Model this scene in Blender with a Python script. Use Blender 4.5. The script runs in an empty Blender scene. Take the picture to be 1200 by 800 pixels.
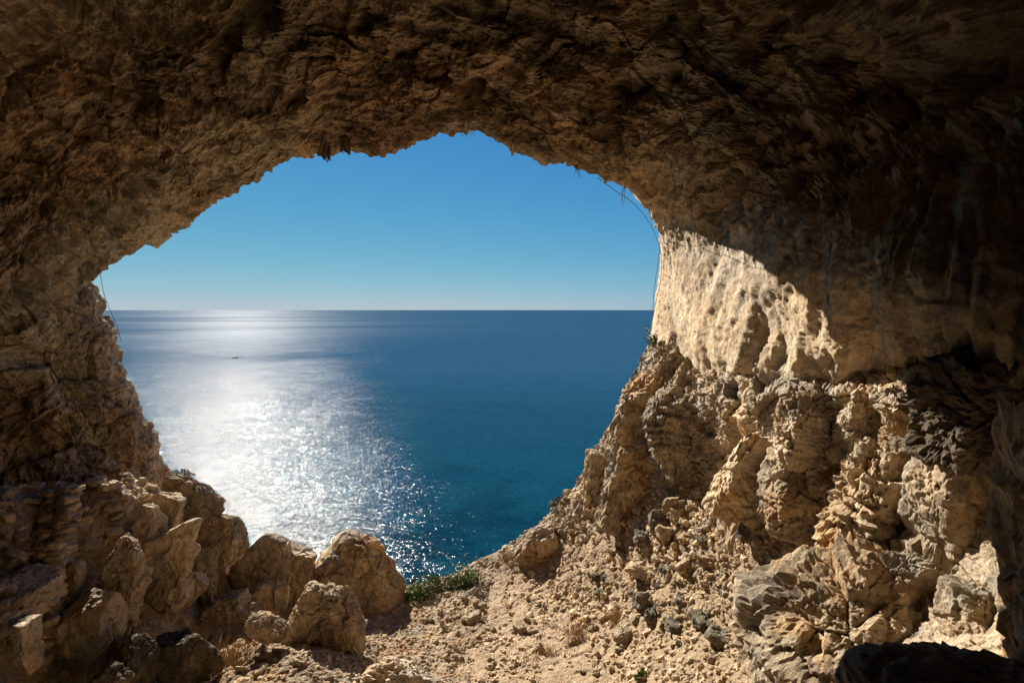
import bpy, math, random
import numpy as np
from mathutils import Vector, Matrix

C = bpy.context.scene.collection
SC = bpy.context.scene
rng = np.random.default_rng(7)
R = math.radians

# ------------------------------------------------------------------ camera geometry
F = 600.0                      # focal length in pixels of the 1200 x 800 frame
PITCH = math.atan(37 / F)
CP, SP = math.cos(PITCH), math.sin(PITCH)
SEA = -48.0
SKY_K = 0.105
SUN_AZ, SUN_EL = -28.0, 29.0


def P(px, py, y):
    """world point at depth y (metres in front of the camera) seen at a place of the picture"""
    a, b = (px - 600) / F, (400 - py) / F
    d = np.array([a, b * SP + CP, b * CP - SP])
    return d * (y / d[1])


# ------------------------------------------------------------------ noise (numpy)
def _hash(i, j, k, seed):
    h = (i.astype(np.int64) * 374761393 + j.astype(np.int64) * 668265263 + k.astype(np.int64) * 2147483647 % (1 << 31) + seed * 974634777) & 0xFFFFFFFF
    h = ((h ^ (h >> 13)) * 1274126177) & 0xFFFFFFFF
    h = ((h ^ (h >> 16)) * 2246822519) & 0xFFFFFFFF
    return (h ^ (h >> 15)) & 0xFFFFFFFF


_G = np.array([[1, 1, 0], [-1, 1, 0], [1, -1, 0], [-1, -1, 0], [1, 0, 1], [-1, 0, 1], [1, 0, -1], [-1, 0, -1],
               [0, 1, 1], [0, -1, 1], [0, 1, -1], [0, -1, -1], [1, 1, 0], [-1, 1, 0], [0, -1, 1], [0, -1, -1]], float)


def perlin(p, seed=0):
    i = np.floor(p).astype(np.int64)
    f = p - i
    u = f * f * f * (f * (f * 6 - 15) + 10)
    out = np.zeros(len(p))
    for dx in (0, 1):
        wx = u[:, 0] if dx else 1 - u[:, 0]
        for dy in (0, 1):
            wy = u[:, 1] if dy else 1 - u[:, 1]
            for dz in (0, 1):
                wz = u[:, 2] if dz else 1 - u[:, 2]
                g = _G[_hash(i[:, 0] + dx, i[:, 1] + dy, i[:, 2] + dz, seed) & 15]
                out += wx * wy * wz * (g[:, 0] * (f[:, 0] - dx) + g[:, 1] * (f[:, 1] - dy) + g[:, 2] * (f[:, 2] - dz))
    return out


def fbm(p, octaves=4, seed=0, rough=0.5, ridged=False):
    out = np.zeros(len(p)); a = 1.0; q = np.array(p, float); tot = 0
    for o in range(octaves):
        n = perlin(q + 17.3 * o, seed + o)
        if ridged:
            n = 1 - 2 * np.abs(n) * 1.4
        out += a * n; tot += a
        a *= rough; q = q * 2.03
    return out / tot - 0.42 if ridged else out


def facets(p, seed=0, tilt=0.6):
    """broken rock: every cell of a jittered lattice is a tilted plane of its own, cracks where cells meet"""
    i = np.floor(p).astype(np.int64)
    best = np.full(len(p), 1e9); second = np.full(len(p), 1e9); h = np.zeros(len(p))
    for dx in (-1, 0, 1):
        for dy in (-1, 0, 1):
            for dz in (-1, 0, 1):
                ci, cj, ck = i[:, 0] + dx, i[:, 1] + dy, i[:, 2] + dz
                r = _hash(ci, cj, ck, seed)
                o = np.stack([(r & 1023) / 1023.0, ((r >> 10) & 1023) / 1023.0, ((r >> 20) & 1023) / 1023.0], 1)
                v = p - (np.stack([ci, cj, ck], 1) + o)
                d = (v * v).sum(1)
                r2 = _hash(ci + 91, cj, ck, seed + 5)
                n = np.stack([(r2 & 1023) / 511.5 - 1, ((r2 >> 10) & 1023) / 511.5 - 1, ((r2 >> 20) & 1023) / 511.5 - 1], 1)
                hh = (v * n).sum(1) * tilt + ((r2 >> 5) & 255) / 255.0 * 0.5 - 0.25
                m = d < best
                second = np.where(m, best, np.minimum(second, d))
                h = np.where(m, hh, h)
                best = np.where(m, d, best)
    edge = np.sqrt(second) - np.sqrt(best)
    return h, edge


def smooth(a, b, x):
    t = np.clip((x - a) / (b - a), 0, 1)
    return t * t * (3 - 2 * t)


# ------------------------------------------------------------------ objects
def mesh_obj(name, verts, faces, mat, parent=None, shade=True, attrs=None):
    me = bpy.data.meshes.new(name)
    verts = np.asarray(verts, np.float32); 
    if isinstance(faces, np.ndarray):
        n, k = faces.shape
        me.vertices.add(len(verts)); me.vertices.foreach_set('co', verts.ravel())
        me.loops.add(n * k); me.loops.foreach_set('vertex_index', faces.astype(np.int32).ravel())
        me.polygons.add(n); me.polygons.foreach_set('loop_start', np.arange(0, n * k, k, dtype=np.int32))
        me.polygons.foreach_set('loop_total', np.full(n, k, np.int32))
        me.update(calc_edges=True)
    else:
        me.from_pydata([tuple(map(float, v)) for v in verts], [], [tuple(map(int, f)) for f in faces])
    me.polygons.foreach_set('use_smooth', np.full(len(me.polygons), shade))
    for nm, kind, data in attrs or ():
        at = me.attributes.new(nm, kind, 'POINT')
        at.data.foreach_set('vector' if kind == 'FLOAT_VECTOR' else 'value', np.asarray(data, np.float32).ravel())
    me.materials.append(mat)
    o = bpy.data.objects.new(name, me); C.objects.link(o)
    if parent: o.parent = parent
    return o


def tag(o, label, cat, group=None):
    o['label'] = label; o['category'] = cat
    if group: o['group'] = group
    return o


def structure(o): o['kind'] = 'structure'; return o


def empty(name, loc, label, cat, group=None):
    o = bpy.data.objects.new(name, None); C.objects.link(o); o.location = tuple(loc)
    return tag(o, label, cat, group)


def grid_faces(nu, nv):
    a = np.arange(nu * nv).reshape(nu, nv)
    return np.stack([a[:-1, :-1], a[1:, :-1], a[1:, 1:], a[:-1, 1:]], -1).reshape(-1, 4)


_ico = {}
def ico(sub):
    if sub not in _ico:
        import bmesh
        bm = bmesh.new(); bmesh.ops.create_icosphere(bm, subdivisions=sub, radius=1)
        v = np.array([x.co[:] for x in bm.verts]); f = np.array([[x.index for x in q.verts] for q in bm.faces])
        bm.free(); v /= np.linalg.norm(v, axis=1)[:, None]; _ico[sub] = (v, f)
    return _ico[sub]


# ------------------------------------------------------------------ materials
class N:
    def __init__(s, name):
        s.m = bpy.data.materials.new(name); s.m.use_nodes = True
        s.t = s.m.node_tree; s.t.nodes.clear()
        s.out = s.new('ShaderNodeOutputMaterial'); s.b = s.new('ShaderNodeBsdfPrincipled')
        s.link(s.b.outputs[0], s.out.inputs[0])
    def new(s, kind, **kw):
        n = s.t.nodes.new(kind)
        for k, v in kw.items(): setattr(n, k, v)
        return n
    def link(s, a, b): s.t.links.new(a, b)
    def set(s, sock, v):
        if isinstance(v, bpy.types.NodeSocket): s.link(v, sock)
        else: sock.default_value = v
    def noise(s, vec, scale, detail=6, rough=0.55, dist=0.0, out='Fac'):
        n = s.new('ShaderNodeTexNoise'); s.link(vec, n.inputs['Vector'])
        n.inputs['Scale'].default_value = scale; n.inputs['Detail'].default_value = detail
        n.inputs['Roughness'].default_value = rough; n.inputs['Distortion'].default_value = dist
        return n.outputs[out]
    def mapping(s, vec, scale=(1, 1, 1), loc=(0, 0, 0), rot=(0, 0, 0)):
        n = s.new('ShaderNodeMapping'); s.link(vec, n.inputs[0])
        n.inputs['Scale'].default_value = scale; n.inputs['Location'].default_value = loc; n.inputs['Rotation'].default_value = rot
        return n.outputs[0]
    def ramp(s, fac, stops, interp='LINEAR'):
        n = s.new('ShaderNodeValToRGB'); s.link(fac, n.inputs[0]); e = n.color_ramp.elements
        n.color_ramp.interpolation = interp
        while len(e) < len(stops): e.new(0.5)
        for q, (p, c) in zip(e, stops):
            q.position = p; q.color = (c, c, c, 1) if isinstance(c, (int, float)) else (*c, 1)
        return n.outputs[0]
    def mix(s, fac, a, b, mode='MIX'):
        n = s.new('ShaderNodeMix', data_type='RGBA', blend_type=mode)
        s.set(n.inputs[0], fac); s.set(n.inputs[6], a); s.set(n.inputs[7], b)
        return n.outputs[2]
    def math(s, op, a, b=0.0, c=None):
        n = s.new('ShaderNodeMath', operation=op); s.set(n.inputs[0], a); s.set(n.inputs[1], b)
        if c is not None: s.set(n.inputs[2], c)
        return n.outputs[0]
    def bump(s, h, strength, dist, normal=None):
        n = s.new('ShaderNodeBump'); s.link(h, n.inputs['Height'])
        n.inputs['Strength'].default_value = strength; n.inputs['Distance'].default_value = dist
        if normal is not None: s.link(normal, n.inputs['Normal'])
        return n.outputs[0]


def c4(c): return (c[0], c[1], c[2], 1)


def rock_mat(name, pal, stain=0.5, stain_col=(0.035, 0.03, 0.024), pale_col=(0.52, 0.43, 0.31), pale=0.4, flow=False, bump=0.7, vary=0.0, island=False, zones=False, grey=0.0):
    n = N(name)
    if flow:
        at = n.new('ShaderNodeAttribute', attribute_name='flow'); base = at.outputs['Vector']
        st = n.mapping(base, (0.55, 1.0, 1.0)); big = n.mapping(base, (0.6, 1, 1))
        tc = n.new('ShaderNodeTexCoord'); fine = tc.outputs['Object']
    else:
        tc = n.new('ShaderNodeTexCoord'); base = tc.outputs['Object']
        if vary:
            oi = n.new('ShaderNodeObjectInfo')
            add = n.new('ShaderNodeVectorMath', operation='ADD'); n.link(base, add.inputs[0])
            sc = n.math('MULTIPLY', oi.outputs['Random'], 37.0); n.link(sc, add.inputs[1]); base = add.outputs[0]
        st = n.mapping(base, (1, 1, 0.6)); big = base; fine = base
    f1 = n.noise(big, 0.9, 9, 0.66, 0.7)
    col = n.ramp(f1, [(0.30, pal[0]), (0.45, pal[1]), (0.56, pal[2]), (0.72, pal[3])])
    fp = n.ramp(n.noise(n.mapping(st, loc=(31, 7, 3)), 1.5, 7, 0.6, 0.4), [(0.50, 0.0), (0.58, 1.0)])
    pf = n.math('MULTIPLY', fp, pale)
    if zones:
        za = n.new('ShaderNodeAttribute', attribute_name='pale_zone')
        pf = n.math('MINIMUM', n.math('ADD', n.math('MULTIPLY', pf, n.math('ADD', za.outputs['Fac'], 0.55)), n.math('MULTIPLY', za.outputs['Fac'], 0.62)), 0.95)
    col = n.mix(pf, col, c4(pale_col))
    fs = n.ramp(n.noise(n.mapping(st, loc=(5, 51, 13)), 1.15, 10, 0.68, 0.5), [(0.50, 0.0), (0.58, 1.0)])
    sf = n.math('MULTIPLY', fs, stain)
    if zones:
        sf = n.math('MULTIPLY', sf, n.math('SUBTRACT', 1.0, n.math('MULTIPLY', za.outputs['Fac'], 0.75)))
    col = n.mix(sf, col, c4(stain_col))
    if grey:                                              # grey weathered skin in patches
        fg = n.ramp(n.noise(n.mapping(base, loc=(77, 3, 9)), 0.8, 7, 0.62, 0.8), [(0.48, 0.0), (0.60, 1.0)])
        col = n.mix(n.math('MULTIPLY', fg, grey), col, (0.27, 0.245, 0.205, 1))
        fo = n.ramp(n.noise(n.mapping(base, loc=(7, 43, 29)), 1.3, 6, 0.6, 0.5), [(0.52, (1, 1, 1)), (0.64, (1.02, 0.84, 0.64))])
        col = n.mix(1.0, col, fo, 'MULTIPLY')
    if flow:
        f5 = n.ramp(n.noise(n.mapping(base, (0.75, 1.25, 1.0), loc=(3, 8, 1)), 3.6, 9, 0.72, 0.6), [(0.40, 0.50), (0.49, 1.0), (0.7, 1.2)])
        col = n.mix(n.math('SUBTRACT', 0.95, n.math('MULTIPLY', za.outputs['Fac'], 0.75)), col, f5, 'MULTIPLY')
        f6 = n.ramp(n.noise(n.mapping(base, (0.5, 1.0, 1.0), loc=(13, 28, 1)), 0.55, 4, 0.6, 0.3), [(0.38, (1.1, 0.98, 0.84)), (0.5, (1, 1, 1)), (0.62, (0.92, 0.98, 1.02))])
        col = n.mix(1.0, col, f6, 'MULTIPLY')
    f3 = n.ramp(n.noise(fine, 7.0, 9, 0.68), [(0.3, 0.58), (0.5, 1.0), (0.72, 1.32)])
    col = n.mix(1.0, col, f3, 'MULTIPLY')
    f4 = n.ramp(n.noise(n.mapping(fine, loc=(9, 3, 1)), 26.0, 4, 0.7), [(0.36, 0.62), (0.52, 1.0), (0.7, 1.15)])
    col = n.mix(0.75, col, f4, 'MULTIPLY')
    if vary:
        r = n.ramp(oi.outputs['Random'], [(0.0, 1 - vary), (1.0, 1 + vary)])
        col = n.mix(1.0, col, r, 'MULTIPLY')
    if island:
        g = n.new('ShaderNodeNewGeometry')
        r = n.ramp(g.outputs['Random Per Island'], [(0.0, (0.5, 0.47, 0.44)), (0.15, (0.8, 0.78, 0.75)), (0.5, (1.0, 0.98, 0.95)), (1.0, (1.35, 1.3, 1.2))])
        col = n.mix(1.0, col, r, 'MULTIPLY')
    n.link(col, n.b.inputs['Base Color'])
    n.b.inputs['Roughness'].default_value = 0.92; n.b.inputs['Specular IOR Level'].default_value = 0.15
    v = n.new('ShaderNodeTexVoronoi', feature='DISTANCE_TO_EDGE'); n.link(n.mapping(fine, (1, 1, 1.6)), v.inputs['Vector']); v.inputs['Scale'].default_value = 3.2
    crack = n.ramp(v.outputs[0], [(0.0, 0.0), (0.05, 1.0)])
    h = n.math('ADD', n.math('MULTIPLY', n.noise(fine, 9.0, 12, 0.72), 1.0), n.math('MULTIPLY', crack, 0.06))
    n.link(n.bump(h, bump, 0.09), n.b.inputs['Normal'])
    return n.m


TAN = [(0.32, 0.22, 0.13), (0.46, 0.335, 0.205), (0.56, 0.425, 0.275), (0.64, 0.51, 0.36)]
EARTH = [(0.25, 0.175, 0.105), (0.35, 0.255, 0.16), (0.44, 0.33, 0.215), (0.52, 0.40, 0.27)]
ROOF = [(0.24, 0.165, 0.10), (0.46, 0.32, 0.19), (0.56, 0.43, 0.28), (0.64, 0.51, 0.36)]
GREY = [(0.10, 0.085, 0.06), (0.165, 0.14, 0.10), (0.225, 0.195, 0.14), (0.30, 0.26, 0.19)]
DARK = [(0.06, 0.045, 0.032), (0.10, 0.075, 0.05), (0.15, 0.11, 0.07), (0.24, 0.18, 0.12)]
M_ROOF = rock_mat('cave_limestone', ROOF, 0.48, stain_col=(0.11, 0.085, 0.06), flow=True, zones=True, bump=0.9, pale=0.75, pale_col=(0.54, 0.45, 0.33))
M_GROUND = rock_mat('scree_earth', EARTH, 0.25, pale=0.25, bump=0.9, grey=0.4)
M_TAN = rock_mat('tan_limestone', TAN, 0.35, vary=0.14, bump=0.8, grey=0.65)
def bank_mat():
    m = rock_mat('slope_rock_and_earth', TAN, 0.35, bump=0.85, grey=0.6)
    t = m.node_tree; b = next(x for x in t.nodes if x.type == 'BSDF_PRINCIPLED'); src = b.inputs['Base Color'].links[0].from_socket
    at = t.nodes.new('ShaderNodeAttribute'); at.attribute_name = 'rocky'
    no = t.nodes.new('ShaderNodeTexNoise'); no.inputs['Scale'].default_value = 5.0; no.inputs['Detail'].default_value = 9; no.inputs['Roughness'].default_value = 0.7
    tc = t.nodes.new('ShaderNodeTexCoord'); t.links.new(tc.outputs['Object'], no.inputs['Vector'])
    rp = t.nodes.new('ShaderNodeValToRGB'); t.links.new(no.outputs['Fac'], rp.inputs[0])
    rp.color_ramp.elements[0].position = 0.3; rp.color_ramp.elements[0].color = (0.22, 0.15, 0.088, 1); rp.color_ramp.elements[1].position = 0.7; rp.color_ramp.elements[1].color = (0.43, 0.32, 0.205, 1)
    mx = t.nodes.new('ShaderNodeMix'); mx.data_type = 'RGBA'; t.links.new(at.outputs['Fac'], mx.inputs[0]); t.links.new(rp.outputs[0], mx.inputs[6]); t.links.new(src, mx.inputs[7])
    t.links.new(mx.outputs[2], b.inputs['Base Color'])
    return m


M_BANK = bank_mat()
M_STONE = rock_mat('loose_limestone', TAN, 0.2, vary=0.28, bump=0.6, grey=0.5)
M_RUBBLE = rock_mat('rubble_limestone', EARTH, 0.12, island=True, bump=0.4)
M_GREY = rock_mat('grey_limestone', GREY, 0.3, vary=0.25, bump=0.8, pale=0.2, pale_col=(0.3, 0.27, 0.2))
M_DARK = rock_mat('dark_and_shaded_limestone', DARK, 0.5, bump=0.9, pale=0.35, pale_col=(0.3, 0.24, 0.17))


def plain_mat(name, col, rough=0.8, vary=0.0, trans=0.0):
    n = N(name)
    if vary:
        g = n.new('ShaderNodeNewGeometry')
        r = n.ramp(g.outputs['Random Per Island'], [(0.0, 1 - vary), (1.0, 1 + vary)])
        n.link(n.mix(1.0, c4(col), r, 'MULTIPLY'), n.b.inputs['Base Color'])
    else:
        n.b.inputs['Base Color'].default_value = c4(col)
    n.b.inputs['Roughness'].default_value = rough; n.b.inputs['Specular IOR Level'].default_value = 0.25
    return n.m


M_LEAF = plain_mat('green_leaves', (0.10, 0.145, 0.028), 0.6, 0.6)
M_LEAF2 = plain_mat('olive_leaves', (0.085, 0.085, 0.035), 0.7, 0.5)
M_DRY = plain_mat('dry_grass_straw', (0.30, 0.20, 0.095), 0.8, 0.45)
M_TWIG = plain_mat('dead_wood', (0.13, 0.09, 0.055), 0.85, 0.3)
M_PALEWOOD = plain_mat('bleached_wood', (0.36, 0.27, 0.17), 0.85, 0.2)
M_ROPE = plain_mat('weathered_rope', (0.10, 0.10, 0.105), 0.8)
M_BOAT = plain_mat('dark_boat_paint', (0.05, 0.055, 0.06), 0.5)


# ------------------------------------------------------------------ the cave vault: one lofted shell
def ysc(px): return float(np.interp(px, [640, 700, 750, 850, 950, 1100, 1300], [1.0, 0.94, 0.88, 0.78, 0.69, 0.66, 0.66]))


def ring(pts): return np.array([P(*p) for p in pts])

B_ = [(240, 800, 10.6), (197, 575, 10.9), (166, 490, 10.9), (138, 420, 10.9), (105, 350, 10.9), (104, 322, 11.1), (185, 272, 11.4), (252, 233, 11.4),
      (303, 206, 11.2), (345, 177, 10.9), (400, 171, 10.6), (462, 174, 10.2), (545, 151, 9.8), (600, 164, 9.6), (660, 187, 9.5), (725, 215, 9.8),
      (764, 246, 10.9), (778, 290, 12.2), (774, 340, 12.8), (768, 380, 12.9), (764, 425, 13.0), (768, 490, 13.1), (775, 640, 13.1)]
C_ = [(100, 800, 9.6), (112, 580, 9.7), (92, 500, 9.7), (72, 430, 9.6), (52, 375, 9.6), (30, 352, 9.1), (80, 240, 9.4), (160, 165, 9.8),
      (225, 125, 9.8), (290, 95, 9.6), (370, 80, 9.4), (455, 80, 9.2), (545, 72, 9.0), (640, 85, 8.7), (745, 108, 8.4), (850, 152, 7.7),
      (896, 205, 7.1), (918, 270, 6.4), (928, 330, 6.0), (930, 385, 5.95), (936, 430, 6.0), (955, 520, 6.6), (965, 680, 7.4)]
D_ = [(-60, 800, 8.4), (-60, 580, 8.5), (-80, 510, 8.5), (-90, 450, 8.4), (-110, 405, 8.3), (-150, 385, 7.6), (-90, 200, 7.9), (30, 60, 8.3),
      (110, 10, 8.4), (200, -20, 8.4), (320, -40, 8.3), (430, -50, 8.1), (560, -60, 7.9), (700, -50, 7.6), (860, -20, 7.0), (1010, 60, 6.2),
      (1090, 140, 5.2), (1120, 240, 4.15), (1124, 320, 3.65), (1126, 385, 3.6), (1140, 430, 3.8), (1160, 540, 4.7), (1180, 740, 5.2)]


def world_ring(y, left, right, crease, top, base, sq=1.0):
    """the vault's cross-section further inside, in metres"""
    pts = [(left, y, base), (left, y, base * 0.55), (left, y, base * 0.25), (left, y, 0.0), (left, y, crease - 0.2), (left - 0.3, y, crease)]
    for k in range(6, 17):
        t = (k - 5.5) / 11.0 * math.pi
        cx = (left + right) / 2; rx = (right - left) / 2
        pts.append((cx - rx * math.copysign(abs(math.cos(t)) ** 0.8, math.cos(t)), y, crease + 0.4 + (top - crease) * math.sin(t) ** 0.8))
    for k in range(17, 23):
        t = (k - 17) / 5.0
        pts.append((right + 0.2 - 0.3 * t, y, crease + 0.6 + (base - crease) * t))
    return np.array(pts)


B = ring(B_)
cen = np.array([-1.6, 0, 0.0])
def outer(k, dy, lift=0.0):
    q = B.copy(); d = q - np.array([-1.8, 12.5, 0.2])
    q[:, 0] += d[:, 0] * (k - 1); q[:, 2] += d[:, 2] * (k - 1) + lift; q[:, 1] = q[:, 1] + dy
    return q
rings = [outer(5.0, 1.5), outer(2.2, 1.5), outer(1.35, 1.0), outer(1.09, 0.42), B, ring(C_), ring(D_),
         world_ring(3.0, -9.6, 4.0, 0.3, 6.8, -6.5), world_ring(-0.5, -9.0, 5.0, 0.6, 7.6, -5.5), world_ring(-4.5, -7.0, 4.5, 0.8, 6.2, -5.0),
         world_ring(-8.5, -2.2, 0.5, 0.9, 2.0, -3.0)]
segs = [6, 14, 26, 26, 170, 150, 44, 16, 8, 6]


def catmull(pts, n_or_t, axis=0):
    pts = np.moveaxis(np.asarray(pts, float), axis, 0)
    t = n_or_t; i = np.clip(np.floor(t).astype(int), 0, len(pts) - 2); f = (t - i).reshape(-1, *([1] * (pts.ndim - 1)))
    p0, p1, p2, p3 = pts[np.maximum(i - 1, 0)], pts[i], pts[i + 1], pts[np.minimum(i + 2, len(pts) - 1)]
    r = 0.5 * (2 * p1 + (p2 - p0) * f + (2 * p0 - 5 * p1 + 4 * p2 - p3) * f ** 2 + (3 * p1 - p0 - 3 * p2 + p3) * f ** 3)
    return np.moveaxis(r, 0, axis)


def build_vault():
    RG = np.array(rings)                                   # (rings, 23, 3)
    seg = np.linalg.norm(np.diff(RG[4:6].mean(0), axis=0), axis=1)
    tu = np.interp(np.linspace(0, seg.sum(), 980), np.concatenate([[0], np.cumsum(seg)]), np.arange(23))
    tv = np.concatenate([[0]] + [k + np.arange(1, s + 1) / s for k, s in enumerate(segs)])
    G = catmull(RG, tu, 1)
    G = catmull(G, tv, 0)                                  # (nv, nu, 3)
    nv, nu = G.shape[:2]
    du = np.gradient(G, axis=1); dv = np.gradient(G, axis=0)
    nrm = np.cross(du, dv); nrm /= np.linalg.norm(nrm, axis=2)[..., None] + 1e-9
    k = int(np.argmin(abs(tv - 5))); m = nu // 2
    if (nrm[k, m] @ (np.array([0, 6, 0]) - G[k, m])) < 0: nrm = -nrm
    lu = np.concatenate([np.zeros((nv, 1)), np.cumsum(np.linalg.norm(np.diff(G, axis=1), axis=2), 1)], 1)
    lu = lu - lu[:, m:m + 1]
    lv = np.concatenate([[0], np.cumsum(np.linalg.norm(np.diff(G[:, m], axis=0), axis=1))])
    lv = np.repeat((lv - np.interp(4, tv, lv))[:, None], nu, 1)
    # shear: the beds run obliquely across the roof
    Q = G.reshape(-1, 3); n = nrm.reshape(-1, 3)
    U, V = lu.ravel(), lv.ravel()
    TU = np.tile(tu, nv); TV = np.repeat(tv, nu)
    flow = np.stack([U, V + 0.10 * U, np.zeros_like(U)], 1)
    near_lip = smooth(0.05, 0.95, np.abs(TV - 4.0))
    amp = 0.2 + 0.8 * near_lip
    left = 1 - smooth(4.6, 6.2, TU)                         # the left pillar
    right = smooth(15.8, 17.3, TU)                          # the right wall
    roof = 1 - np.maximum(left, right)
    w = fbm(Q * 0.5, 3, 3)[:, None]
    S = np.stack([U * 0.55, (V + 0.12 * U) * 1.0, w[:, 0] * 1.2], 1)
    d = (0.50 - 0.34 * right) * amp * fbm(Q / 2.6, 4, 11, 0.5)
    fh, fe = facets(S * np.array([1.5, 1.5, 1.5]) + 0.35 * w, 21, 0.7)
    d += amp * (0.22 * roof + 0.20 * left + 0.01 * right) * fh
    fh2, fe2 = facets(Q / 0.62 + 0.4 * w, 22, 0.8)
    d += amp * (0.20 * roof + 0.26 * left + 0.02 * right) * fh2 - 0.05 * amp * (1 - smooth(0, .12, fe2)) * (1 - right)
    fh4, _ = facets(Q / 0.095 + 0.2 * w, 24, 0.8)
    d += (0.022 - 0.012 * right) * fh4
    fh3, _ = facets(Q / 0.23 + 0.3 * w, 23, 0.8)
    d += (0.085 * roof + 0.07 * left + 0.026 * right) * fh3
    rid = fbm(S * np.array([1.3, 3.2, 1.4]), 5, 31, 0.62, True)
    d += amp * 0.12 * roof * rid
    # flutes of the right wall: flowstone running down it
    SW = np.stack([U * 0.2 + 0.4 * w[:, 0], (V + 0.18 * U) * 2.2, 0.3 * w[:, 0]], 1)
    fl = fbm(SW, 2, 41, 0.4, True) + 0.2 * fbm(np.stack([U * 0.5, (V + 0.18 * U) * 6.0, U * 0], 1), 3, 45, 0.6)
    d += (0.35 + 0.65 * near_lip) * (0.115 * right + 0.077 * roof) * fl
    d += 0.025 * right * amp * fbm(np.stack([U * 1.1, V * 2.1, w[:, 0]], 1), 4, 43, 0.6)
    d += (0.05 + 0.07 * near_lip) * (1 - 0.78 * right) * fbm(Q / 0.5, 5, 51, 0.66) + 0.02 * fbm(Q / 0.09, 3, 57, 0.6)
    pock = smooth(0.22, 0.5, fbm(Q / 1.1, 3, 61, 0.5))      # hollows
    d -= 0.45 * pock * near_lip * (roof + 0.3 * left)
    Q = Q + n * d[:, None]
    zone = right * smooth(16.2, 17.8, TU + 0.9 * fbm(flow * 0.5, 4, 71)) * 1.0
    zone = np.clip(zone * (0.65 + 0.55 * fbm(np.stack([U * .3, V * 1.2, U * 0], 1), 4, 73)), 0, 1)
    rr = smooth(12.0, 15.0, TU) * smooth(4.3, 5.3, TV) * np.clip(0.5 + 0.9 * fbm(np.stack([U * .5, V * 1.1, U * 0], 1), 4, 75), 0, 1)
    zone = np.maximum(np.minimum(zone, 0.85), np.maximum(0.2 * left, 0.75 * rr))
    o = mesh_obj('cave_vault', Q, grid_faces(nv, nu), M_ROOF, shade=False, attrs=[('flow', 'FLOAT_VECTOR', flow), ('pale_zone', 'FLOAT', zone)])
    fr = right.reshape(nv, nu)[:-1, :-1].T.T.ravel()
    o.data.polygons.foreach_set('use_smooth', fr > 0.5)
    structure(o)
    return o


build_vault()

# ------------------------------------------------------------------ the ground: one height field down to the sea
ctrl_px = [(560, 662, 12.3), (600, 637, 12.7), (640, 607, 12.9), (660, 585, 13.0), (694, 548, 13.0), (712, 502, 13.0), (738, 454, 12.9), (480, 690, 11.8), (400, 695, 11.6),
           (330, 665, 11.6), (270, 625, 11.5), (215, 570, 11.2), (500, 722, 10.3), (560, 702, 11), (400, 768, 8.6), (500, 790, 7.9), (600, 742, 9.4), (650, 692, 10.8),
           (700, 645, 11.2), (700, 722, 9.6), (640, 790, 7.6), (760, 622, 10.6), (800, 565, 11), (760, 540, 11.6), (790, 490, 11.5), (770, 460, 12), (850, 520, 10.4),
           (830, 640, 9.6), (800, 722, 8.8), (780, 790, 7.5), (880, 620, 9), (870, 692, 8.6), (900, 762, 7.3), (880, 460, 9.3), (960, 445, 8.3), (920, 550, 8.8),
           (950, 612, 8.2), (960, 655, 7.8), (1000, 505, 8), (1010, 590, 7.4), (1040, 640, 7.0), (1000, 715, 6.8), (960, 750, 6.6), (1050, 450, 7), (1100, 490, 6.3),
           (1110, 600, 6.2), (1120, 660, 5.8), (1060, 735, 5.8), (1040, 795, 5.2), (1180, 700, 4.8), (1180, 560, 5.3), (1190, 440, 5.5),
           (300, 750, 9.3), (200, 765, 8.8), (250, 705, 10.2), (180, 690, 10), (120, 640, 9.9), (80, 600, 9.9), (150, 580, 10.6), (100, 710, 9.2), (50, 768, 8.2),
           (0, 600, 8.8), (0, 700, 8.2), (0, 795, 7.6), (-80, 600, 8)]
def yall(px): return ysc(px) * float(np.interp(px, [0, 150, 200, 280], [0.82, 0.82, 0.88, 1.0]))


ctrl = [P(a, b, c * (1.0 if 430 < a < 745 and b <= 640 else yall(a) if b < 720 or a > 430 else min(yall(a), 0.87))) for a, b, c in ctrl_px] + [np.array(p, float) for p in
        [(0, 0, -1.75), (-1, 1, -1.85), (4.5, 2.5, -1.6), (0, 4, -3.9), (-3, 5, -4.7), (2.6, 1.6, -1.9), (-8, 3, -2.6), (-6, 0, -1.9), (5, 0, -1.8), (0, -6, -1.6), (-5, -6, -1.6), (5, -6, -1.6),
         (9, 7, -0.5), (9, 0, -1.2), (-12, 4, -2.6), (-12, 9, -5.2), (-10.5, 12, -7.5), (-8.6, 9.6, -4.9), (-14, 0, -1.5)]]
ctrl = np.array(ctrl)


def tps_fit(xy, z, lam=0.15):
    n = len(xy); d = np.linalg.norm(xy[:, None] - xy[None], axis=2)
    K = np.where(d > 0, d * d * np.log(d + 1e-12), 0) + lam * np.eye(n)
    A = np.concatenate([np.ones((n, 1)), xy], 1)
    M = np.block([[K, A], [A.T, np.zeros((3, 3))]])
    return np.linalg.solve(M, np.concatenate([z, np.zeros(3)]))


TW = tps_fit(ctrl[:, :2], ctrl[:, 2])


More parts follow.
